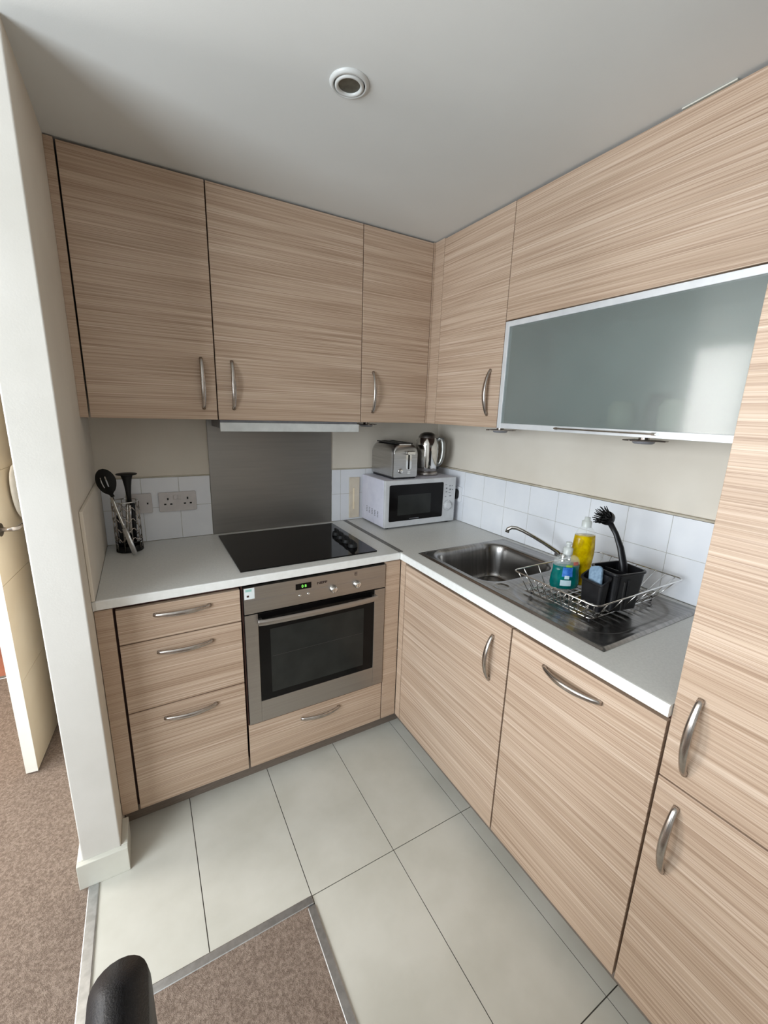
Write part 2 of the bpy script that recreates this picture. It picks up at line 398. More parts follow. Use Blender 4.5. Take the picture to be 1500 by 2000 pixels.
# ------------------------------------------------------------------ bow handle
def bow(p0, p1, out, h=.028, w=.0092, t=.0052, n=18):
    p0, p1, out = Vector(p0), Vector(p1), Vector(out)
    ax = (p1-p0); L = ax.length; ax.normalize(); side = ax.cross(out)
    pts, ws, ts = [], [], []
    for i in range(n+1):
        s = i/n; k = math.sin(PI*s)**.75
        pts.append(p0 + ax*L*s + out*(h*k + .001)); ws.append(w*(.72+.28*math.sin(PI*s))); ts.append(t)
    bm = bmesh.new()
    tube(bm, pts, ws, seg=10, flat=ts, up0=side)
    for p in (p0, p1):
        d = ax*.006*(1 if p == p0 else -1)
        tube(bm, [p+d+out*.0, p+d+out*.006], .0070, seg=10)
    return bm
def handle(parent, p0, p1, out, **k):
    return obj('handle', bow(p0, p1, out, **k), nickel, parent, smooth=True)

def unit(name, label, cat, origin, body, group=None):
    t = thing(name, origin, label, cat, group)
    if body: obj('carcass', B(*body), carcass, t)
    return t
G = .0018
# ------------------------------------------------------------------ base run, back wall
t = unit('drawer_unit', 'three-drawer pale wood base unit left of the oven', 'drawers', (-1.457,-.3,.09), [(-1.6985,-1.268,-.566,-.004,.095,.872)])
for z0, z1, hz in ((.7405,DZ1,.826),(.4845,.7365,.689),(DZ0,.4805,.430)):
    d = obj('drawer_front', B((-1.6465,-1.2685,D,D+.018,z0,z1)), wood, t, bevel=.001)
    handle(d, (-1.543,D,hz), (-1.368,D,hz), (0,-1,0), h=.022)
tag(obj('filler_panel', B((-1.7015,-1.654,D,D+.018,.09,.872)), wood, origin=(-1.678,D,.09), bevel=.0008), 'narrow pale wood filler strip between the pillar wall and the drawers', 'panel')
t = unit('oven_housing', 'pale wood base unit holding the oven, with one shallow drawer beneath it', 'cabinet', (-.96,-.3,.09), [(-1.2575,-.6635,-.566,-.004,.095,.285),(-1.2635,-1.2585,-.580,-.004,.285,.872),(-.664,-.6615,-.560,-.004,.285,.872)])
d = obj('drawer_front', B((-1.2605,-.6655,D,D+.018,DZ0,.2845)), wood, t, bevel=.001)
handle(d, (-1.050,D,.238), (-.875,D,.238), (0,-1,0), h=.022)
tag(obj('filler_panel', B((-.6605,-.588,D,D+.018,.09,.872)), wood, origin=(-.62,D,.09), bevel=.0008), 'narrow pale wood corner panel just right of the oven', 'panel')
# right run
tag(obj('filler_panel', B((D,D+.018,-.6245,-.588,.09,.872)), wood, origin=(D,-.605,.09), bevel=.0008), 'slim pale wood corner strip left of the sink cabinet door', 'panel')
t = unit('sink_cabinet', 'pale wood base cupboard under the sink bowl with upright handle', 'cabinet', (-.3,-.93,.09), [(-.566,-.004,-1.232,-.63,.095,.70),(-.566,-.545,-1.232,-.63,.70,.872)])
d = obj('door', B((D,D+.018,-1.2325,-.6285,DZ0,DZ1)), wood, t, bevel=.001)
handle(d, (D,-1.160,.802), (D,-1.160,.638), (-1,0,0))
t = unit('dishwasher', 'integrated appliance behind a pale wood door with level handle', 'dishwasher', (-.3,-1.46,.09), [(-.566,-.004,-1.684,-1.238,.095,.872)])
d = obj('door', B((D,D+.018,-1.6835,-1.2385,DZ0,DZ1)), wood, t, bevel=.001)
handle(d, (D,-1.362,.808), (D,-1.540,.808), (-1,0,0))
t = unit('tall_cabinet', 'floor to ceiling pale wood housing with two handled doors at the right', 'cabinet', (-.3,-1.99,.09), [(-.566,WR-.003,-2.285,YT-.002,.095,2.274)])
d = obj('door', B((D,D+.018,-2.287,YT-.0005,.7315,2.272)), wood, t, bevel=.001)
handle(d, (D,-1.734,.952), (D,-1.734,.768), (-1,0,0))
d = obj('door', B((D,D+.018,-2.287,YT-.0005,DZ0,.7275)), wood, t, bevel=.001)
handle(d, (D,-1.735,.684), (D,-1.735,.502), (-1,0,0))
# plinths
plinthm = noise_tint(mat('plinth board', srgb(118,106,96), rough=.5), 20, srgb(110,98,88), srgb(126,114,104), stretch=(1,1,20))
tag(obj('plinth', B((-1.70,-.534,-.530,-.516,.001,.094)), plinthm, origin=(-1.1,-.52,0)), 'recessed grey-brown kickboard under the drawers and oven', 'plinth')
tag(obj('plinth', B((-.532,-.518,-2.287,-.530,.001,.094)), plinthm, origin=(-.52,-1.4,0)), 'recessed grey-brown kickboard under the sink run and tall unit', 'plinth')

# ------------------------------------------------------------------ worktops
bm = B((-1.6922,-.6015,-.592,-.0005,.880,.910),(-1.7020,-1.6924,-.5922,-.6003,.8802,.9098))
bm2 = bmesh.new(); prism(bm2, [(-.592,.880),(-.598,.880),(-.600,.882),(-.600,.907),(-.597,.910),(-.592,.910)], -1.702, -.6015, 'yz', mi=1)
me_ = bpy.data.meshes.new('x'); bm2.to_mesh(me_); bm.from_mesh(me_); bm2.free()
tag(obj('worktop', bm, [worktopm, nosing], origin=(-1.1,-.3,.88)), 'grey-white worktop with the hob set in it', 'worktop')
HX0, HX1, HY0, HY1 = -.512, -.088, -1.052, -.650
bm = B((-.592,-.0005,HY1,-.0005,.880,.910), (-.592,-.0005,YT+.001,HY0,.880,.910), (-.592,HX0,HY0,HY1,.880,.910), (HX1,-.0005,HY0,HY1,.880,.910))
bm2 = bmesh.new(); prism(bm2, [(-.592,.880),(-.598,.880),(-.600,.882),(-.600,.907),(-.597,.910),(-.592,.910)], YT+.001, -.601, 'xz', mi=1)
prism(bm2, [(-.5985,.880),(-.592,.880),(-.592,.910),(-.5985,.910)], -.601, -.0005, 'xz')
me_ = bpy.data.meshes.new('x'); bm2.to_mesh(me_); bm.from_mesh(me_); bm2.free()
tag(obj('worktop', bm, [worktopm, nosing], origin=(-.3,-.9,.88)), 'grey-white worktop with the steel sink set in it', 'worktop')
tag(obj('joint_strip', B((-.602,-.580,-.592,-.002,.9102,.9116)), noise_tint(mat('grey joint strip', srgb(112,110,106), rough=.5), 40, srgb(106,104,100), srgb(120,118,114)), origin=(-.59,-.3,.91), bevel=.0005), 'thin metal strip over the seam where the two worktops meet', 'trim')

# ------------------------------------------------------------------ hob
t = thing('hob', (-.968,-.295,.910), 'black glass ceramic hob with four black knobs', 'hob')
bm = bmesh.new(); prism(bm, [(u-.9695, v-.2955) for u, v in rrect(.572,.500,.004,3)], .9102, .9155, 'xy')
obj('glass_surface', bm, hobglass, t, bevel=.001)
for (kx, ky) in ((-.752,-.262),(-.754,-.322),(-.757,-.390),(-.760,-.458)):
    bm = bmesh.new(); lathe(bm, [(0,.9156),(.021,.9156),(.0215,.920),(.019,.932),(.017,.934),(0,.934)], (kx,ky,0), 20)
    addbox(bm, kx-.0045, kx+.0045, ky-.018, ky+.018, .934, .947)
    obj('knob', bm, rubber, t, bevel=.0015)
# ------------------------------------------------------------------ oven
t = thing('oven', (-.9605,-.58,.289), 'built-in stainless steel oven with black glass door', 'oven')
obj('body', B((-1.252,-.6655,-.571,-.10,.287,.858)), darkhole, t)
OX0, OX1 = -1.2565, -.6645
pn = obj('control_panel', B((OX0,OX1,-.590,-.571,.7605,.8645)), steel, t, bevel=.0012)
obj('panel_line', B((OX0+.01,OX1-.02,-.5903,-.5901,.8125,.8131)), inkgrey, t)
dsp = obj('display', B((-1.063,-1.000,-.5915,-.590,.822,.846)), blackgl, t, bevel=.0004)
obj('display_digits', text_mesh('0 8', .016, face_y(-1.030,-.5918,.834)), led, dsp)
obj('brand_lettering', text_mesh('NEFF', .0125, face_y(-.955,-.5903,.8345,1.55), bold=.0007), ink, t)
for x, z in ((-1.047,.797),(-1.012,.799)):
    bm = bmesh.new(); lathe(bm, [(.0062,0),(.0062,.003),(.0045,.005),(0,.005)], (x,-.590,z), 16, 'y-'); obj('button', bm, chrome, t, smooth=True)
for x, z in ((-.908,.800),(-.803,.801)):
    bm = bmesh.new(); lathe(bm, [(.0165,0),(.0165,.004),(.0145,.014),(.013,.018),(.009,.020),(0,.0205)], (x,-.590,z), 28, 'y-')
    addbox(bm, x-.002, x+.002, -.6125, -.606, z-.011, z+.011)
    obj('knob', bm, chrome, t, bevel=.001)
bm = B(*[(-.812,-.800,-.5904,-.590,.839+k*.006,.8415+k*.006) for k in range(3)], (-.812,-.8095,-.5904,-.590,.839,.8535))
obj('symbol', bm, ink, t)
dr = obj('door', B((OX0,-1.209,-.590,-.572,.289,.756),(-.716,OX1,-.590,-.572,.289,.756),(-1.209,-.716,-.590,-.572,.289,.381)), steel, t, bevel=.0012)
obj('door_glass', B((-1.2085,-.7165,-.5875,-.573,.3815,.7555)), blackgl, dr, bevel=.0006)
obj('window', B((-1.165,-.765,-.5881,-.5876,.408,.682)), winglass, dr)
bm = bmesh.new(); hp = []
for i in range(21):
    s = i/20; hp.append((-1.212+.5*s, -.604-.012*math.sin(PI*s)**.5-.006, .728))
tube(bm, hp, .0125, seg=10, flat=.006, up0=(0,0,1))
for x in (-1.204,-.720): addbox(bm, x-.008, x+.008, -.604, -.588, .717, .737)
obj('handle', bm, steel, dr, smooth=False, bevel=.001, angle=50)
st = obj('energy_sticker', B((-1.2545,-1.218,-.5908,-.5902,.8205,.8635)), paper, t)
obj('sticker_band', B((-1.250,-1.228,-.5912,-.5909,.850,.859)), papergreen, st)
obj('sticker_mark', B((-1.246,-1.238,-.5912,-.5909,.829,.836)), ink, st)
obj('shelf_line', B((-1.16,-.77,-.5885,-.5882,.565,.5662)), potdark, dr)

# ------------------------------------------------------------------ wall units
t = unit('wall_cabinet', 'tall pale wood wall cabinet at far left above the utensils', 'cabinet', (-1.465,-.13,UZ0), [(-1.672,-1.257,-.230,WB-.002,UZ0+.004,2.274)])
d = obj('door', B((-1.6725,-1.2570,DU,DU+.018,UZ0,UZ1)), wood, t, bevel=.001)
handle(d, (-1.305,DU,1.490), (-1.305,DU,1.676), (0,-1,0))
t = unit('wall_cabinet', 'widest pale wood wall cabinet directly above the hob', 'cabinet', (-.94,-.13,UZ0), [(-1.253,-.6285,-.230,WB-.002,UZ0+.004,2.274)])
d = obj('door', B((-1.2525,-.6285,DU,DU+.018,UZ0,UZ1)), wood, t, bevel=.001)
handle(d, (-1.194,DU,1.490), (-1.194,DU,1.674), (0,-1,0))
t = unit('wall_cabinet', 'narrow pale wood wall cabinet above the toaster, beside the corner', 'cabinet', (-.44,-.13,UZ0), [(-.6255,-.262,-.230,WB-.002,UZ0+.004,2.274)])
d = obj('door', B((-.6248,-.2620,DU,DU+.018,UZ0,UZ1)), wood, t, bevel=.001)
handle(d, (-.566,DU,1.494), (-.566,DU,1.678), (0,-1,0))
tag(obj('filler_panel', B((-1.7028,-1.678,DU,DU+.018,UZ0,2.274)), wood, origin=(-1.69,DU,UZ0), bevel=.0008), 'narrow upright wood strip between the left wall and first wall cabinet', 'panel')
tag(obj('corner_post', B((-.2590,-.2505,DU-.0,DU+.018,UZ0,2.274),(-.2500,DU+.018,-.3185,-.2325,UZ0,2.274)), wood, origin=(-.25,DU,UZ0), bevel=.0008), 'slim pale wood post filling the inner corner between the wall cabinets', 'panel')
t = unit('wall_cabinet', 'pale wood wall cabinet on the right wall above the kettle', 'cabinet', (-.12,-.53,UZ0), [(-.230,WR-.003,-.745,-.2305,UZ0+.004,2.274)])
d = obj('door', B((DU,DU+.018,-.7440,-.3210,UZ0,UZ1)), wood, t, bevel=.001)
handle(d, (DU,-.685,1.498), (DU,-.685,1.682), (-1,0,0))
t = unit('bridging_cabinet', 'wide pale wood lift-up cabinet above the frosted glass door', 'cabinet', (-.12,-1.22,1.86), [(-.230,WR-.003,YT+.001,-.748,1.862,2.274)])
d = obj('door', B((DU,DU+.018,YT+.001,-.7475,1.8585,UZ1)), wood, t, bevel=.001)
# glass-fronted cabinet, open box inside
t = thing('glass_cabinet', (-.12,-1.22,UZ0), 'wall cabinet with wide frosted glass lift-up door in an aluminium frame', 'cabinet')
y0, y1, z0, z1 = YT+.001, -.7475, 1.449, 1.8545
obj('carcass', B((-.226,WR-.003,y0,y0+.016,z0+.004,z1),(-.226,WR-.003,y1-.016,y1,z0+.004,z1),(-.226,WR-.003,y0+.016,y1-.016,z0+.004,z0+.020),
                 (-.226,WR-.003,y0+.016,y1-.016,z1-.016,z1),(WR-.010,WR-.003,y0+.016,y1-.016,z0+.02,z1-.016)), cabin, t)
f = .020
framem = noise_tint(mat('silver door frame', srgb(225,228,230), rough=.35, metal=.35), 20, srgb(220,223,226), srgb(230,233,235))
fr = obj('door_frame', B((DU,DU+.020,y0,y0+f,z0,z1),(DU,DU+.020,y1-f,y1,z0,z1),(DU,DU+.020,y0+f,y1-f,z0,z0+f),(DU,DU+.020,y0+f,y1-f,z1-f,z1)), framem, t, bevel=.001)
obj('glass_pane', B((DU+.004,DU+.009,y0+f-.001,y1-f+.001,z0+f-.001,z1-f+.001)), frost, fr)
bm = B((DU-.018,DU-.010,-1.385,-1.040,1.4585,1.4635),(DU-.012,DU+.001,-1.385,-1.370,1.457,1.465),(DU-.012,DU+.001,-1.055,-1.040,1.457,1.465))
obj('handle', bm, chrome, fr, bevel=.001)
jars = ((-.16,-1.215,.040,.085,potcream,'pale jar'),(-.12,-1.30,.034,.11,potdark,'dark jar'),(-.165,-1.375,.040,.09,potcream,'pale jar'))
jl = ['pale jar blurred behind the frosted glass, left of the dark one','dark jar blurred behind the frosted glass between two pale ones','pale jar blurred behind the frosted glass, right of the dark one']
for (x,y,r,h,m_,n_), l in zip(jars, jl):
    z = z0+.0205; bm = bmesh.new(); lathe(bm, [(0,z),(r*.9,z),(r,z+.01),(r,z+h*.8),(r*.8,z+h*.9),(r*.8,z+h),(0,z+h)], (x,y,0), 24)
    tag(obj('storage_jar', bm, m_, origin=(x,y,z), smooth=True), l, 'jar', 'jars behind the frosted glass')

# ------------------------------------------------------------------ cooker hood
t = thing('cooker_hood', (-.945,-.12,1.40), 'slim pull-out cooker hood under the middle wall cabinet', 'hood')
obj('visor', B((-1.249,-.636,-.251,-.236,1.4035,1.4385)), noise_tint(mat('pale grey hood front', srgb(198,200,198), rough=.35), 20, srgb(192,194,192), srgb(204,206,204)), t, bevel=.001)
obj('body', B((-1.247,-.638,-.2355,-.0008,1.415,1.4485)), greypl, t, bevel=.001)

# ------------------------------------------------------------------ under-cabinet lights
def puck(x, y, lab, ang):
    t = thing('cabinet_light', (x,y,1.4525), lab, 'light', 'flat steel lights under the wall cabinets')
    R_ = Matrix.Rotation(ang, 4, 'Z')
    bm = bmesh.new(); tri = []
    for k in range(3):
        a = 2*PI*k/3
        for da in (-.22,-.1,.1,.22): tri.append((math.cos(a+da)*.068, math.sin(a+da)*.068))
    prism(bm, tri, 1.4335, 1.4375, 'xy'); bmesh.ops.transform(bm, matrix=R_, verts=bm.verts); bmesh.ops.translate(bm, verts=bm.verts, vec=(x,y,0))
    obj('plate', bm, nickel, t, bevel=.0008)
    bm = bmesh.new(); lathe(bm, [(0,1.4375),(.016,1.4375),(.016,1.4525),(0,1.4525)], (x,y,0), 20); obj('stem', bm, nickel, t)
    bm = bmesh.new(); lathe(bm, [(0,1.424),(.026,1.424),(.031,1.427),(.033,1.4333),(0,1.4333)], (x,y,0), 28); obj('lamp_disc', bm, greypl, t, smooth=False)
puck(-.535,-.13,'flat triangular steel light under the narrow cabinet left of the corner', .4)
puck(-.12,-.64,'flat triangular steel light under the cabinet above the kettle corner', .9)
puck(-.12,-1.275,'flat triangular steel light under the frosted glass cabinet', .7)

# ------------------------------------------------------------------ sockets, plates
def pinhole(bm, x, z, w, h): addbox(bm, x-w/2, x+w/2, -.0112, -.0098, z-h/2, z+h/2)
t = thing('wall_socket', (-1.410,0,1.04), 'double plug socket on the tiles left of the steel panel', 'socket')
bm = bmesh.new(); prism(bm, [(u-1.4095, v+1.083) for u, v in rrect(.152,.086,.006,4)], -.010, -.0003, 'xz'); pl = obj('plate', bm, socketp, t, bevel=.0015)
for cx in (-1.449,-1.370):
    for hx, hz, hw, hh in ((cx,1.096,.006,.010),(cx-.012,1.073,.009,.006),(cx+.012,1.073,.009,.006)):
        bm = bmesh.new(); pinhole(bm, hx, hz, hw, hh); obj('pin_hole', bm, darkhole, t)
for cx in (-1.419,-1.402): obj('switch', B((cx-.007,cx+.007,-.0135,-.010,1.093,1.113)), socketp, t, bevel=.001)
t = thing('wall_socket', (-1.555,0,1.04), 'smaller single outlet plate behind the utensil holder', 'socket')
bm = bmesh.new(); prism(bm, [(u-1.5535, v+1.083) for u, v in rrect(.086,.086,.006,4)], -.010, -.0003, 'xz'); obj('plate', bm, socketp, t, bevel=.0015)
for hx in (-1.528,-1.578):
    bm = bmesh.new(); pinhole(bm, hx, 1.083, .006, .008); obj('screw_hole', bm, darkhole, t)
t = thing('wall_plate', (-.536,0,.93), 'upright beige plastic plate on the tiles left of the microwave', 'plate')
obj('plate', B((-.566,-.506,-.009,-.0003,.922,1.148)), beige, t, bevel=.002)
obj('slot', B((-.546,-.537,-.0115,-.009,.972,1.090)), beigel, t, bevel=.001)
t = thing('power_plug', (0,-.235,1.04), 'black plug in the right wall behind the microwave', 'plug')
bm = bmesh.new(); prism(bm, [(u-.235, v+1.063) for u, v in rrect(.052,.056,.016,5)], -.030, -.011, 'yz'); obj('plug_body', bm, rubber, t, bevel=.004)
bm = bmesh.new(); prism(bm, [(u-.235, v+1.063) for u, v in rrect(.084,.084,.006,4)], -.0105, -.0003, 'yz'); obj('socket_plate', bm, tilew, t, bevel=.0015)
bm = bmesh.new(); tube(bm, [(-.022,-.235,1.037),(-.022,-.232,1.01),(-.020,-.222,.97),(-.020,-.20,.93),(-.020,-.15,.9165)], .0032, seg=8); obj('cable', bm, rubber, t, smooth=True)

# ------------------------------------------------------------------ microwave
t = thing('microwave', (-.27,-.14,.910), 'small white microwave with black window in the worktop corner', 'microwave')
X0, X1, YM, Z0, Z1 = -.493, -.045, -.270, .920, 1.165
obj('body', B((X0,X1,YM+.018,-.012,Z0,Z1)), whitepl, t, bevel=.004)
fp = obj('front_panel', B((X0,X1,YM,YM+.0175,Z0,Z1)), mwfront, t, bevel=.003)
bm = bmesh.new(); prism(bm, [(u-.300, v+1.0465) for u, v in rrect(.338,.190,.008,4)], YM-.0025, YM, 'xz')
dg_ = obj('door_glass', bm, blackgl, t, bevel=.001)
obj('window', B((-.419,-.212,YM-.0032,YM-.0026,.982,1.088)), winglass, dg_)
obj('brand_mark', B((-.345,-.285,YM-.0032,YM-.0026,.9585,.9615)), inkgrey, dg_)
bm = bmesh.new(); lathe(bm, [(.024,0),(.024,.003),(.019,.004),(.0175,.014),(0,.015)], (-.095,YM,1.010), 28, 'y-'); obj('knob', bm, mwfront, t, smooth=False, bevel=.001)
bm = bmesh.new()
for i in range(24):
    a = 2*PI*i/24; x, z = -.095+.029*math.cos(a), 1.010+.029*math.sin(a)
    if i % 6 != 5: addbox(bm, x-.0015, x+.0015, YM-.0005, YM+.001, z-.0015, z+.0015)
for i, (x, z, w, h) in enumerate(((-.112,1.125,.012,.003),(-.086,1.118,.006,.006),(-.070,1.117,.008,.003),(-.108,1.105,.010,.008),(-.082,1.098,.012,.008),(-.066,1.096,.006,.006),(-.108,1.086,.010,.006),(-.086,1.080,.014,.003),(-.112,1.060,.010,.004),(-.080,1.062,.014,.005))):
    addbox(bm, x-w/2, x+w/2, YM-.0005, YM+.001, z-h/2, z+h/2)
obj('control_marks', bm, inkgrey, t)
bm = bmesh.new()
for c in range(5):
    for r in range(4):
        yy = -.075-.030*c; zz = .972+.0085*r-.002*c
        addbox(bm, X0-.0006, X0+.001, yy-.008, yy+.004, zz, zz+.004)
obj('vent_slots', bm, inkgrey, t)
for x in (X0+.03, X1-.03):
    for y in (YM+.03, -.04):
        bm = bmesh.new(); lathe(bm, [(0,.9103),(.011,.9103),(.011,.9205),(0,.9205)], (x,y,0), 14); obj('foot', bm, rubber, t)

# ------------------------------------------------------------------ toaster
t = thing('toaster', (-.363,-.13,1.165), 'stainless steel two-slice toaster on the microwave', 'toaster')
def arch(w, h, r, cx, z0, n=8):
    p = [(cx-w/2+.006,z0),(cx+w/2-.006,z0),(cx+w/2,z0+.006)]
    for i in range(n+1):
        a = PI/2*i/n; p.append((cx+w/2-r+r*math.cos(a), z0+h-r+r*math.sin(a)))
    for i in range(n+1):
        a = PI/2+PI/2*i/n; p.append((cx-w/2+r+r*math.cos(a), z0+h-r+r*math.sin(a)))
    p.append((cx-w/2,z0+.006)); return p
secs = []
for y, k in ((-.012,.84),(-.016,.93),(-.026,.98),(-.05,1),(-.215,1),(-.232,.985),(-.241,.95),(-.245,.90)):
    a = arch(.150*k**.5, .170*k, .045*k, -.363, 1.175)
    secs.append([(x, y, z) for x, z in a])
bm = bmesh.new(); loft(bm, secs); tb = obj('body', bm, noise_tint(mat('toaster steel', (.5,.49,.47,1), rough=.28, metal=1), 2, (.42,.41,.40,1), (.5,.49,.48,1), stretch=(2,2,60)), t, smooth=True)
m = tb.modifiers.new('e', 'EDGE_SPLIT'); m.split_angle = math.radians(40)
obj('slot_plate', B((-.416,-.310,-.222,-.03,1.3435,1.3485)), blackpl, t, bevel=.001)
for x in (-.388,-.338): obj('bread_slot', B((x-.009,x+.009,-.195,-.05,1.348,1.3495)), darkhole, t)
obj('base', B((-.430,-.296,-.238,-.02,1.1652,1.1755)), blackpl, t, bevel=.003)
obj('lever_slot', B((-.350,-.340,-.2465,-.2445,1.215,1.300)), darkhole, t)
bm = bmesh.new(); prism(bm, [(u-.345, v+1.2575) for u, v in rrect(.034,.090,.015,5)], -.2462, -.2448, 'xz'); obj('lever_track', bm, chrome, t)
bm = bmesh.new(); prism(bm, [(u-.345, v+1.300) for u, v in rrect(.048,.020,.007,4)], -.270, -.247, 'xz'); obj('lever', bm, chrome, t, bevel=.003)
bm = bmesh.new(); lathe(bm, [(.013,0),(.012,.004),(.009,.010),(0,.011)], (-.392,-.245,1.207), 20, 'y-'); obj('browning_dial', bm, chrome, t, smooth=False)
obj('trim_bar', B((-.400,-.330,-.238,-.228,1.338,1.344)), alum, t, bevel=.001)
obj('button', B((-.352,-.334,-.2475,-.245,1.200,1.204),(-.352,-.334,-.2475,-.245,1.192,1.196)), chrome, t)

# ------------------------------------------------------------------ kettle
t = thing('kettle', (-.155,-.135,1.165), 'shiny stainless steel kettle on the microwave, right of the toaster', 'kettle')
kx, ky = -.155, -.135
bm = bmesh.new(); lathe(bm, [(0,1.1652),(.062,1.1652),(.064,1.170),(.063,1.182),(.058,1.186),(0,1.186)], (kx,ky,0), 40); obj('base', bm, steel, t, smooth=True)
bm = bmesh.new(); lathe(bm, [(.055,1.187),(.058,1.190),(.060,1.21),(.063,1.25),(.065,1.29),(.064,1.325),(.059,1.350),(.050,1.370)], (kx,ky,0), 48); obj('body', bm, chrome, t, smooth=True)
bm = bmesh.new(); lathe(bm, [(.051,1.368),(.047,1.379),(.037,1.390),(.021,1.397),(0,1.399)], (kx,ky,0), 40)
obj('lid', bm, steel, t, smooth=True)
rv = Vector((.80,-.60,0)).normalized()
bm = bmesh.new(); c0 = Vector((kx,ky,0))
hp = [c0+rv*a+Vector((0,0,z)) for a, z in ((.055,1.356),(.066,1.366),(.078,1.362),(.086,1.34),(.089,1.305),(.086,1.265),(.077,1.235),(.058,1.216))]
tube(bm, hp, [.010,.011,.012,.0125,.0125,.0125,.012,.010], seg=12, flat=.010, up0=rv); obj('handle', bm, noise_tint(mat('grey kettle handle', srgb(150,150,146), rough=.25, metal=.6), 20, srgb(140,140,136), srgb(160,160,156)), t, smooth=True)
bm = bmesh.new(); sv = -rv; sv = Vector((-.25,.97,0)); a = c0+sv*.050+Vector((0,0,1.330)); b = c0+sv*.072+Vector((0,0,1.352))
tube(bm, [a, a.lerp(b,.5), b], [.020,.014,.009], seg=14); obj('spout', bm, chrome, t, smooth=True)
bm = bmesh.new(); tube(bm, [c0+rv*.0665+Vector((0,0,1.225)), c0+rv*.0665+Vector((0,0,1.20))], .006, seg=10); obj('switch', bm, blackpl, t)
bm = bmesh.new(); q = Vector((-.55,-.84,0)).normalized(); s_ = q.cross(Vector((0,0,1)))
for dz in (0,):
    for sgn in (1,): 
        p = c0+q*.0655+s_*-.018
        tube(bm, [p+Vector((0,0,1.222)), p+Vector((0,0,1.302))], .0038, seg=8)
obj('water_gauge', bm, darkhole, t)

# ------------------------------------------------------------------ sink (pressed steel sheet as one height field)
def sstep(a, b, x): 
    s = np.clip((x-a)/(b-a), 0, 1); return s*s*(3-2*s)
def rr_sdf(x, y, cx, cy, hw, hh, r):
    qx, qy = np.abs(x-cx)-hw+r, np.abs(y-cy)-hh+r
    return np.hypot(np.maximum(qx,0), np.maximum(qy,0)) + np.minimum(np.maximum(qx,qy),0) - r
def sink_mesh():
    x0, x1, y0, y1 = -.534, -.030, -1.494, -.638
    nx, ny = 127, 215
    X, Y = np.meshgrid(np.linspace(x0,x1,nx), np.linspace(y0,y1,ny))
    Z = np.full_like(X, .9165)
    edge = rr_sdf(X, Y, (x0+x1)/2, (y0+y1)/2, (x1-x0)/2, (y1-y0)/2, .012)
    Z -= .0055*sstep(-.010, -.0, edge)
    inner = rr_sdf(X, Y, (x0+x1)/2, (y0+y1)/2, (x1-x0)/2-.014, (y1-y0)/2-.014, .03)
    Z -= .0015*sstep(.004, -.004, inner)
    b = rr_sdf(X, Y, -.302, -.848, .194, .182, .085)
    Z -= .145*sstep(.0, -.030, b) + .004*sstep(.012, 0, b) + .012*sstep(-.03, -.16, b)
    d = rr_sdf(X, Y, -.282, -1.272, .215, .190, .12)
    dm = sstep(.004, -.010, d)
    Z -= .0035*dm
    ridge = (.5+.5*np.cos(2*PI*(X+.282)/.032))**2
    rm = sstep(-.02, -.04, d)*sstep(-1.43,-1.40,Y)*sstep(-1.11,-1.13,Y)
    Z += .0028*ridge*rm
    dim = np.hypot(X+.470, Y+1.070); Z -= .0018*sstep(.026,.020,dim)
    Z += .0012*np.exp(-((dim-.027)/.003)**2)
    vs = [(float(a),float(b_),float(c)) for a,b_,c in zip(X.ravel(),Y.ravel(),Z.ravel())]
    fs = [(j*nx+i, j*nx+i+1, (j+1)*nx+i+1, (j+1)*nx+i) for j in range(ny-1) for i in range(nx-1)]
    me = bpy.data.meshes.new('sink'); me.from_pydata(vs, [], fs); me.update(); return me
t = thing('kitchen_sink', (-.28,-1.066,.910), 'stainless steel inset sink with bowl at left and ribbed drainer at right', 'sink')
obj('basin', sink_mesh(), sinkm, t, smooth=True)
bm = bmesh.new(); lathe(bm, [(0,.762),(.012,.762),(.030,.7645),(.038,.764),(.040,.762)], (-.302,-.848,0), 28); obj('drain', bm, chrome, t, smooth=True)
# mixer tap
t = thing('mixer_tap', (-.070,-.965,.915), 'chrome mixer tap with thin swivel spout over the bowl', 'tap')
bm = bmesh.new(); lathe(bm, [(0,.9152),(.024,.9152),(.024,.920),(.020,.928),(.019,.955),(.017,.968),(0,.970)], (-.070,-1.010,-.006), 28); obj('tap_body', bm, chrome, t, smooth=True)
pts = [(-.070,-1.010,.948),(-.086,-.990,.964),(-.12,-.945,.994),(-.155,-.916,1.018),(-.185,-.888,1.037),(-.203,-.868,1.046),(-.216,-.853,1.046),(-.224,-.843,1.038),(-.227,-.840,1.024)]
bm = bmesh.new(); tube(bm, pts, [.010,.0095,.0085,.0078,.0075,.0075,.0078,.0085,.009], seg=14); obj('spout', bm, chrome, t, smooth=True)
for s in (-1,1):
    bm = bmesh.new(); tube(bm, [(-.070,-1.010,.944),(-.070+.004*s,-1.010+.042*s,.946)], .009, seg=12); obj('tap_handle', bm, chrome, t, smooth=True)

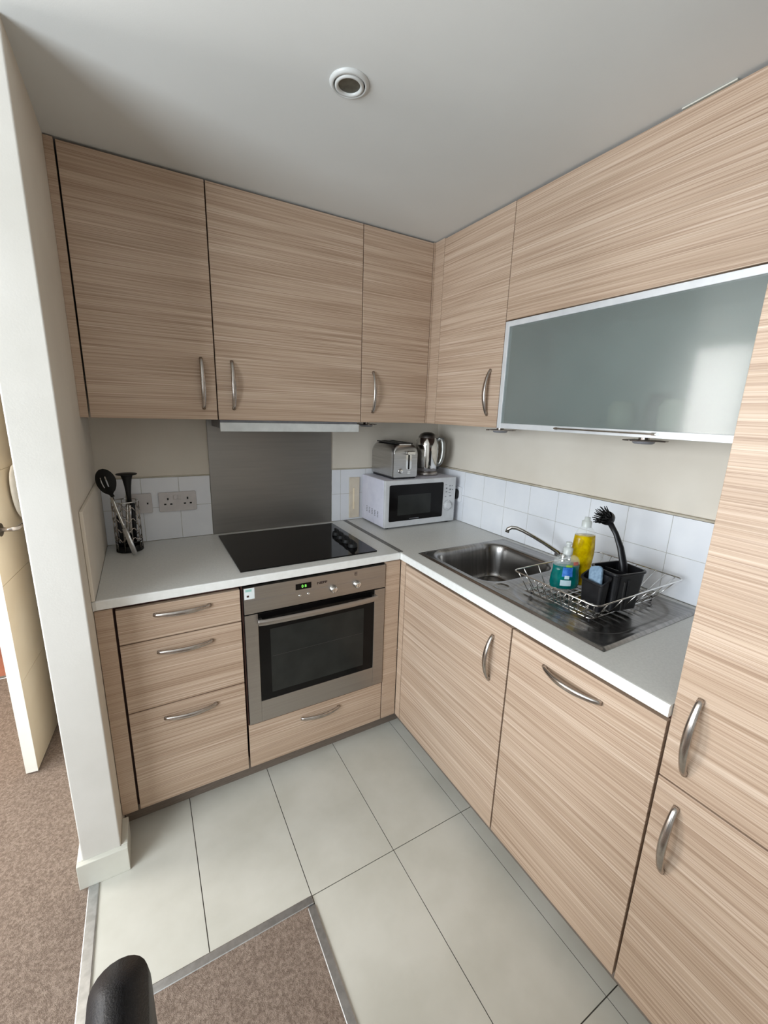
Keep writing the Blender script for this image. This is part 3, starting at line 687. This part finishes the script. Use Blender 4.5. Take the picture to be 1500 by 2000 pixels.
# ------------------------------------------------------------------ dish rack
t = thing('dish_rack', (-.26,-1.28,.920), 'chrome wire dish rack on the ribbed drainer', 'dish rack')
rw = .0016; zb, zr = .929, 1.000
bx0, bx1, by0, by1 = -.435, -.090, -1.385, -1.150     # base
rx0, rx1, ry0, ry1 = -.490, -.035, -1.432, -1.128     # rim
bm = bmesh.new()
rim = [(u+(rx0+rx1)/2, v+(ry0+ry1)/2, zr) for u, v in rrect(rx1-rx0, ry1-ry0, .02, 5)]
tube(bm, rim, .0024, seg=8, closed=True); obj('rim', bm, chrome, t, smooth=True)
bm = bmesh.new(); base = [(u+(bx0+bx1)/2, v+(by0+by1)/2, zb) for u, v in rrect(bx1-bx0, by1-by0, .015, 4)]
tube(bm, base, .002, seg=8, closed=True)
for k in range(9):
    x = bx0+.02+(bx1-bx0-.04)*k/8; 
    tube(bm, [(x,by0,zb),(x,by1,zb)], rw, seg=6)
obj('base_grid', bm, chrome, t, smooth=True)
n = 9
for k in range(n):
    y = by1-.012-(by1-by0-.024)*k/(n-1); yr = ry1-.025-(ry1-ry0-.05)*k/(n-1)
    bm = bmesh.new(); tube(bm, [(rx0,yr,zr),(bx0-.012,y,zb+.004),(bx0+.02,y,zb+.003),(bx1-.02,y,zb+.003),(bx1+.012,y,zb+.004),(rx1,yr,zr)], rw, seg=6)
    obj('cross_wire', bm, chrome, t, smooth=True)
for k in range(6):
    for (ya, yb_) in ((by0, ry0),(by1, ry1)):
        x = bx0+.03+(bx1-bx0-.06)*k/5; xr = rx0+.05+(rx1-rx0-.10)*k/5
        bm = bmesh.new(); tube(bm, [(xr,yb_,zr),(x,ya,zb)], rw, seg=6); obj('end_wire', bm, chrome, t, smooth=True)
for k in range(8):
    y = by1-.025-k*.026
    bm = bmesh.new(); x = bx0+.018
    tube(bm, [(x,y,zb+.004),(x-.004,y-.002,zb+.026),(x,y-.006,zb+.036),(x+.006,y-.012,zb+.038),(x+.010,y-.016,zb+.030),(x+.010,y-.018,zb+.004)], rw, seg=6); obj('plate_loop', bm, chrome, t, smooth=True)
for x in (bx0+.01,bx1-.01):
    for y in (by0+.01,by1-.01):
        bm = bmesh.new(); lathe(bm, [(0,.9150),(.004,.9150),(.004,.930),(0,.932)], (x,y,0), 10); obj('foot', bm, blackpl, t)

# ------------------------------------------------------------------ bottles
def oval(prof, c, sx, sy, rot, seg=36):
    bm = bmesh.new(); lathe(bm, prof, (0,0,0), seg, sx=sx, sy=sy)
    bmesh.ops.transform(bm, matrix=Matrix.Translation(c) @ Matrix.Rotation(rot, 4, 'Z'), verts=bm.verts); return bm
zq = .9335
gc = (-.312,-1.196,0); grot = math.radians(-29)
t = thing('soap_bottle', (gc[0],gc[1],zq), 'squat clear bottle of teal green hand soap in the dish rack', 'bottle')
gp = [(0,zq),(.041,zq),(.046,zq+.004),(.049,zq+.02),(.047,zq+.045),(.0430,zq+.066),(.044,zq+.088),(.042,zq+.100),(.034,zq+.110),(.018,zq+.116),(.014,zq+.120)]
obj('bottle_body', oval(gp, gc, 1, .62, grot), clearpl, t, smooth=True)
lp = [(0,zq+.0015)]+[(r+.0004,z) for r, z in gp[1:6]]+[(.0442,zq+.082),(0,zq+.0825)]
lp[1] = (lp[1][0], zq+.0015)
obj('liquid_soap', oval(lp, gc, 1, .622, grot), teal, t, smooth=True)
bm = bmesh.new(); lathe(bm, [(.015,zq+.119),(.0155,zq+.140),(.012,zq+.143),(.007,zq+.145),(.007,zq+.152),(.010,zq+.154),(.010,zq+.160),(0,zq+.161)], gc, 20)
obj('cap', bm, clearcap, t, smooth=True)
def label_patch(c, rot, rprof, sy, a0, a1, z0, z1, off=.0008, n=10, m=5):
    bm = bmesh.new(); g = []
    for j in range(m+1):
        z = z0+(z1-z0)*j/m; r = np.interp(z, [p[1] for p in rprof], [p[0] for p in rprof])+off
        row = []
        for i in range(n+1):
            a = a0+(a1-a0)*i/n; p = Matrix.Rotation(rot,4,'Z') @ Vector((r*math.cos(a), (r+off)*sy*math.sin(a), 0))
            row.append(bm.verts.new((c[0]+p.x, c[1]+p.y, z)))
        g.append(row)
    for j in range(m):
        for i in range(n): bm.faces.new((g[j][i],g[j][i+1],g[j+1][i+1],g[j+1][i]))
    return bm
A = -PI/2
lb = obj('label', label_patch(gc, grot, gp, .622, A-.50, A+.25, zq+.048, zq+.080, .0014), labblue, t, smooth=True)
obj('label_emblem', label_patch(gc, grot, gp, .62, A-.30, A+.02, zq+.040, zq+.052, .0020), labwhite, lb, smooth=True)
obj('label_band', label_patch(gc, grot, gp, .62, A-.28, A+.18, zq+.0815, zq+.089, .0016), labgreen, lb, smooth=True)
obj('label_text_panel', label_patch(gc, grot, gp, .62, A-.55, A+.18, zq+.016, zq+.036, .0016), labwhite, lb, smooth=True)
obj('label_tab', label_patch(gc, grot, gp, .62, A+.25, A+.75, zq+.088, zq+.099, .0010), labred, lb, smooth=True)
yc = (-.238,-1.200,0); yrot = math.radians(-29)
t = thing('washing_up_bottle', (yc[0],yc[1],zq), 'tall clear bottle of yellow washing-up liquid behind the teal one', 'bottle')
yp = [(0,zq),(.030,zq),(.035,zq+.004),(.036,zq+.03),(.034,zq+.07),(.0375,zq+.11),(.038,zq+.13),(.035,zq+.165),(.033,zq+.182),(.025,zq+.200),(.015,zq+.208)]
obj('bottle_body', oval(yp, yc, 1, .66, yrot), clearpl, t, smooth=True)
lp = [(0,zq+.0015)]+[(r+.0004,z) for r, z in yp[1:8]]+[(.0338,zq+.178),(0,zq+.1785)]; lp[1] = (lp[1][0], zq+.0015)
obj('washing_up_liquid', oval(lp, yc, 1, .662, yrot), yellow, t, smooth=True)
bm = bmesh.new(); lathe(bm, [(.0155,zq+.207),(.016,zq+.226),(.012,zq+.229),(.009,zq+.231),(.009,zq+.240),(0,zq+.242)], yc, 20); obj('cap', bm, clearcap, t, smooth=True)

# ------------------------------------------------------------------ cutlery holder
t = thing('cutlery_holder', (-.29,-1.345,.93), 'black plastic cutlery holder in the dish rack', 'cutlery holder')
def tub(cx, cy, w0, d0, w1, d1, z0, z1, th=.0028, rot=0, r=.018, topcut=None):
    bm = bmesh.new(); R_ = Matrix.Translation((cx,cy,0)) @ Matrix.Rotation(rot,4,'Z')
    def sec(w, d, z, rr_, cut=True):
        out = []
        for u, v in rrect(w, d, rr_, 5):
            zz = z
            if cut and topcut: zz = z - topcut*(-u/w+.5)
            p = R_ @ Vector((u, v, zz)); out.append(tuple(p))
        return out
    loft(bm, [sec(w0,d0,z0,r*.8,False), sec(w1,d1,z1-.008,r), sec(w1+.006,d1+.006,z1-.006,r), sec(w1+.006,d1+.006,z1,r), sec(w1-2*th,d1-2*th,z1,r), sec(w0-2*th,d0-2*th,z0+.004,r*.8,False)])
    return bm
hb = obj('main_tub', tub(-.286,-1.357, .104,.084, .122,.100, .9335, 1.056, rot=math.radians(-10)), blackpl, t, smooth=False, bevel=.001)
obj('pocket', tub(-.370,-1.342, .026,.070, .034,.082, .9335, 1.046, rot=math.radians(-10), r=.010, topcut=.022), blackpl, t, bevel=.0008)
obj('divider', B((-.286,-.283,-1.397,-1.315,.94,1.045)), blackpl, t)
bm = bmesh.new()
for i in range(4):
    y = -1.413+.004*i; x = -.330+.028*i
    addbox(bm, x-.004, x+.004, y+.0025, y+.006, .945, 1.035)
obj('rib', bm, rubber, t)
bm = bmesh.new(); prism(bm, [(u, v) for u, v in rrect(.046,.072,.014,4)], -.006, .006, 'yz')
bmesh.ops.transform(bm, matrix=Matrix.Translation((-.367,-1.339,1.030)) @ Matrix.Rotation(math.radians(-14),4,'Z') @ Matrix.Rotation(math.radians(18),4,'Y') @ Matrix.Rotation(math.radians(-22),4,'X'), verts=bm.verts)
tag(obj('sponge', bm, sponge, origin=(-.367,-1.339,1.0), bevel=.004), 'pale blue sponge tucked in the front pocket of the cutlery holder', 'sponge')
# dish brush
t = thing('dish_brush', (-.262,-1.352,.95), 'black dish brush standing upright in the cutlery holder', 'brush')
Rt, Up, Fw = Vector((.8687,-.4944,.0305)), Vector((.0893,.2169,.9721)), Vector((-.4872,-.8418,.2325))
hc = Vector((-.265,-1.283,1.193))
hpts = [Vector((-.262,-1.378,.945)), Vector((-.262,-1.371,1.00)), Vector((-.262,-1.357,1.06)), Vector((-.261,-1.339,1.11)), Vector((-.262,-1.318,1.150)), hc+Vector((0,-.012,-.012))]
bm = bmesh.new(); tube(bm, hpts, [.010,.0115,.012,.0105,.0085,.009], seg=12, flat=[.006,.007,.008,.007,.006,.007], up0=Rt); obj('brush_handle', bm, blackpl, t, smooth=True)
bm = bmesh.new(); bd = (-Rt*.86+Up*.40+Fw*.25).normalized()
q = Vector((0,0,1)).rotation_difference(-bd).to_matrix()
lathe(bm, [(.0225,-.004),(.0225,.004),(.020,.012),(.013,.019),(0,.022)], hc, 24, M=q); 
obj('brush_head', bm, blackpl, t, smooth=True)
bm = bmesh.new(); rnd = random.Random(3)
for i in range(56):
    a = i*2.39996; rr_ = .0205*math.sqrt((i+.5)/70)
    o_ = q @ Vector((rr_*math.cos(a), rr_*math.sin(a), -.004)); tip = hc + o_*1.75 + bd*(.020+.003*rnd.random())
    tube(bm, [hc+o_*.95, tip], [.0017,.0014], seg=5)
obj('bristles', bm, rubber, t)

# ------------------------------------------------------------------ utensil holder and tools
UC = (-1.607,-.098); ur = .047
t = thing('utensil_holder', (UC[0],UC[1],.910), 'black and chrome wire utensil pot in the left worktop corner', 'utensil holder')
def ring(z, r=ur, wr=.0022, wav=0, n=48, k=10):
    bm = bmesh.new(); tube(bm, [(UC[0]+(r)*math.cos(2*PI*i/n), UC[1]+(r)*math.sin(2*PI*i/n), z+wav*math.sin(2*PI*i*k/n)) for i in range(n)], wr, seg=6, closed=True); return bm
for z in (.9135,.952): obj('ring', ring(z), rubber, t, smooth=True)
obj('ring', ring(1.118, wr=.0026), chrome, t, smooth=True)
for z in (.965,1.005,1.045,1.090): obj('wavy_ring', ring(z, wav=.008), nickel, t, smooth=True)
for k in range(10):
    a = 2*PI*k/10; x, y = UC[0]+ur*math.cos(a), UC[1]+ur*math.sin(a)
    bm = bmesh.new(); tube(bm, [(x,y,.9135),(x,y,1.118)], .0017, seg=6); obj('upright_wire', bm, nickel, t, smooth=True)
bm = bmesh.new(); lathe(bm, [(0,.9105),(ur-.003,.9105),(ur-.003,.935),(ur-.005,.935),(ur-.005,.914),(0,.914)], (UC[0],UC[1],0), 32); obj('base_cup', bm, rubber, t, smooth=False)
# slotted spoon leaning in front
t = thing('slotted_spoon', (-1.594,-.182,.911), 'black slotted spoon with chrome handle leaning in front of the pot', 'spoon')
foot, head = Vector((-1.588,-.192,.9175)), Vector((-1.647,-.152,1.146))
ax = (head-foot).normalized(); sd = Vector((.86,-.5,0)); sd = (sd-ax*sd.dot(ax)).normalized(); nr = ax.cross(sd)
bm = bmesh.new(); tube(bm, [foot, foot.lerp(head,.2), foot.lerp(head,.46)], .0105, seg=10, flat=.0055, up0=sd); obj('grip', bm, alum, t, smooth=True)
bm = bmesh.new(); tube(bm, [foot.lerp(head,.46), foot.lerp(head,.55), foot.lerp(head,.8), head], [.007,.0055,.0055,.008], seg=10, flat=.0045, up0=sd); obj('shaft', bm, chrome, t, smooth=True)
def spoon_bowl():
    bm = bmesh.new(); N = 22
    outline = []
    c = head + ax*.062 + nr*.004
    def P(u, v, off): # dish surface
        return c + sd*u + ax*v + nr*(off + .010*(1-(u/.036)**2-(v/.05)**2) * -1)
    L = .050
    def half(v): # half width at v
        s = max(0, 1-(v/L)**2); w = .040*math.sqrt(s)
        if v < 0: w = max(w*(1+.15*v/L), .008) if v < -.046 else w*(1+.12*v/L)
        return w
    vs = [-.062+.112*i/N for i in range(N+1)]
    top, bot = [], []
    slots = []
    M_ = 12
    for v in vs:
        w = half(v) if abs(v) < L else .0075
        top.append([bm.verts.new(P(w*(2*j/M_-1), v, .0012)) for j in range(M_+1)])
        bot.append([bm.verts.new(P(w*(2*j/M_-1), v, -.0012)) for j in range(M_+1)])
    for i in range(N):
        for j in range(M_):
            vm = (vs[i]+vs[i+1])/2
            if j in (4,7) and -.022 < vm < .018: continue
            bm.faces.new((top[i][j],top[i][j+1],top[i+1][j+1],top[i+1][j])); bm.faces.new((bot[i+1][j],bot[i+1][j+1],bot[i][j+1],bot[i][j]))
    return bm
bm = spoon_bowl(); obj('spoon_bowl', bm, rubber, t, smooth=True)
# masher style tool: flat top on a flared stem
t = thing('flat_topped_utensil', (UC[0]+.012,UC[1],.915), 'black utensil with flat round top and flared neck in the wire pot', 'utensil')
fx, fy = UC[0]+.016, UC[1]-.012
bm = bmesh.new(); lathe(bm, [(0,1.222),(.016,1.222),(.036,1.226),(.0375,1.2285),(.036,1.230),(0,1.231)], (fx,fy,0), 32); obj('flat_head', bm, rubber, t, smooth=True)
bm = bmesh.new(); lathe(bm, [(0,1.105),(.008,1.105),(.009,1.15),(.012,1.18),(.016,1.205),(.021,1.2225)], (fx,fy,0), 24); obj('flared_neck', bm, rubber, t, smooth=True)
bm = bmesh.new(); tube(bm, [(fx,fy,1.125),(fx-.004,fy+.004,1.05),(fx-.010,fy+.008,.918)], .006, seg=12); obj('shaft', bm, chrome, t, smooth=True)
for (dx,dy,tx,ty,zt,m_,lab) in ((-.012,.014,.012,.020,1.150,chrome,'chrome utensil handle at the back of the wire pot'),(.020,.018,.026,.008,1.105,blackpl,'short black handled tool on the right inside the wire pot'),(-.024,-.010,-.028,.004,1.060,blackpl,'black handled tool on the left inside the wire pot')):
    bm = bmesh.new(); tube(bm, [(UC[0]+dx,UC[1]+dy,.918),(UC[0]+(dx+tx)/2,UC[1]+(dy+ty)/2,1.0),(UC[0]+tx,UC[1]+ty,zt)], [.006,.008,.0075], seg=12, flat=[.004,.005,.005])
    tag(obj('kitchen_utensil', bm, m_, origin=(UC[0]+dx,UC[1]+dy,.915), smooth=True), lab, 'utensil', 'utensils in the wire pot')

# ------------------------------------------------------------------ ceiling downlight
greylamp = noise_tint(mat('lamp ring paint', srgb(206,208,206), rough=.3), 20, srgb(202,204,202), srgb(210,212,210))
t = thing('downlight', (-1.007,-.917,CH), 'round recessed spotlight in the ceiling', 'light')
dc = (-1.007,-.917,0)
bm = bmesh.new(); lathe(bm, [(.0385,CH-.0005),(.0385,CH-.006),(.040,CH-.008),(.045,CH-.006),(.0485,CH-.002),(.0485,CH-.0002)], dc, 48); obj('trim_ring', bm, greylamp, t, smooth=True)
bm = bmesh.new(); lathe(bm, [(.0265,CH-.004),(.0275,CH-.008),(.031,CH-.010),(.0355,CH-.008),(.0355,CH-.001)], dc, 48); obj('gimbal_ring', bm, greylamp, t, smooth=True)
bm = bmesh.new(); lathe(bm, [(0,CH-.003),(.015,CH-.0035),(.0275,CH-.0045)], dc, 40); obj('lamp_face', bm, lampglass, t, smooth=True)
bm = bmesh.new(); lathe(bm, [(.0345,CH-.0022),(.0395,CH-.0022)], dc, 40); obj('shadow_gap', bm, darkhole, t)

# small white filler sliver at the ceiling
tag(obj('ceiling_strip', B((DU-.001,DU+.010,-1.418,-1.30,2.2735,CH-.001)), skirtp, origin=(DU,-1.1,2.27)), 'thin white strip along the ceiling over the lift-up cabinet', 'trim')

# ------------------------------------------------------------------ interior door in the hall
t = thing('door_1', (-1.95,.70,.012), 'open cream door with lever handle beyond the white pillar', 'door'); t['kind'] = 'structure'
fe = Vector((-2.020,-.112,0)); hg = Vector((-1.945,.700,0)); dv = (hg-fe); Lw = dv.length; dv.normalize(); pv = Vector((-dv.y, dv.x, 0))  # to -x side
def dP(s, o, z): p = fe+dv*s+pv*o; return (p.x,p.y,z)
def dbox(bm, s0, s1, o0, o1, z0, z1, mi=0):
    v = [bm.verts.new(dP(*p)) for p in ((s0,o0,z0),(s1,o0,z0),(s1,o1,z0),(s0,o1,z0),(s0,o0,z1),(s1,o0,z1),(s1,o1,z1),(s0,o1,z1))]
    for f in ((3,2,1,0),(4,5,6,7),(0,1,5,4),(1,2,6,5),(2,3,7,6),(3,0,4,7)):
        q_ = bm.faces.new([v[i] for i in f]); q_.material_index = mi
bm = bmesh.new(); zs = [.012,.42,.828,1.24,1.65,2.0]
for a, b in zip(zs, zs[1:]):
    dbox(bm, .0015, Lw, 0, .040, a+.0012, b-.0012)
dbox(bm, .0015, Lw, .002, .038, .012, 2.0)
bmesh.ops.recalc_face_normals(bm, faces=bm.faces)
lf = obj('door_leaf', bm, doorp, t)
bm = bmesh.new(); dbox(bm, -.001, .0012, 0, .040, .012, 2.0); bmesh.ops.recalc_face_normals(bm, faces=bm.faces); obj('door_edge', bm, dooredge, t)
bm = bmesh.new(); s0 = .055; zc = 1.032
p0 = Vector(dP(s0,0,zc)); on = -pv
tube(bm, [p0, p0+on*.008], .025, seg=24); hr = obj('handle_rose', bm, nickel, t)
bm = bmesh.new()
hp = [p0+on*.008, p0+on*.045, p0+on*.052+dv*.010, p0+on*.052+dv*.075, p0+on*.048+dv*.095+Vector((0,0,.003)), p0+on*.040+dv*.120+Vector((0,0,.010))]
tube(bm, hp, .0085, seg=14); obj('handle', bm, nickel, t, smooth=True)
# white cloth hanging on the door, mostly hidden by the pillar
bm = bmesh.new(); cc = Vector(dP(.295,-.0165,1.135)); secs = []
for i in range(13):
    v = -1+2*i/12; h = .130*v; wdt = .125*math.sqrt(max(0,1-abs(v)**2.4))+.004; th = .012*math.sqrt(max(0,1-v*v))+.002
    secs.append([tuple(cc + dv*(wdt*math.cos(2*PI*k/28)) + on*(th*math.sin(2*PI*k/28)) + Vector((0,0,h)) + dv*(.018*(1-v))) for k in range(28)])
loft(bm, secs)
tag(obj('hanging_cloth', bm, cloth, origin=cc, smooth=True), 'rounded white cloth on the open door, mostly hidden by the pillar', 'cloth')

# ------------------------------------------------------------------ chair, bottom left
t = thing('dining_chair', (-1.84,-1.82,0), 'black leather dining chair, only its backrest top in view', 'chair')
def back_sec(z, ytop, tx, xc):
    y1, y0 = ytop, -2.03; w = y1-y0; out = []
    for u, v in rrect(tx, w, tx*.48, 6): out.append((xc+u, (y0+y1)/2+v, z))
    return out
secs = []
for i in range(16):
    s = i/15; z = .44+.473*s
    inset = 0 if s < .82 else .060*(1-math.sqrt(max(0,1-((s-.82)/.18)**2)))
    tx = .060 if s < .90 else .060*math.sqrt(max(.05,1-((s-.90)/.105)**2))
    secs.append(back_sec(z, -1.592-inset, tx, -1.592-.010*math.sin(s*2.2)+.0))
bm = bmesh.new(); loft(bm, secs); obj('backrest', bm, leather, t, smooth=True)
bm = bmesh.new(); prism(bm, [(u-1.845, v-1.815) for u, v in rrect(.44,.43,.04,6)], .40, .465, 'xy'); obj('seat', bm, leather, t, bevel=.015, seg=3)
for x in (-2.03,-1.66):
    for y in (-2.00,-1.63):
        bm = bmesh.new(); prism(bm, [(u+x, v+y) for u, v in rrect(.036,.036,.005,3)], .005, .401, 'xy'); obj('leg', bm, blackpl, t)

# ------------------------------------------------------------------ light
def area(name, loc, rot, sx, sy, power, col):
    l = bpy.data.lights.new(name, 'AREA'); l.shape = 'RECTANGLE'; l.size = sx; l.size_y = sy; l.energy = power; l.color = col
    o = bpy.data.objects.new(name, l); COL.objects.link(o); o.location = loc; o.rotation_euler = rot; return o
area('window_daylight', (-3.40,(WY0+WY1)/2,(WZ0+WZ1)/2), (0,math.radians(-90),0), WZ1-WZ0-.1, WY1-WY0-.1, 58, (.86,.94,1.0))
area('hall_daylight', (-3.40,0,1.40), (0,math.radians(-90),0), 1.46, .72, 28, (1.0,.95,.89))
area('hall_door_fill', (-1.895,-.02,2.26), (0,0,0), .12, .3, 3.0, (1.0,.86,.68))  # unseen warm fill, added to brighten the open door's face and the carpet
area('back_room_light', (-2.4,1.5,2.27), (0,0,0), .5, .5, 6, (1.0,.85,.7))

w = bpy.data.worlds.new('world'); bpy.context.scene.world = w; w.use_nodes = True
w.node_tree.nodes['Background'].inputs['Color'].default_value = (.75,.85,1,1)
w.node_tree.nodes['Background'].inputs['Strength'].default_value = 1.0

sc = bpy.context.scene
sc.view_settings.view_transform = 'Standard'; sc.view_settings.look = 'None'; sc.view_settings.gamma = 1; sc.view_settings.exposure = 0.5
try: sc.view_settings.use_curve_mapping = False
except Exception: pass
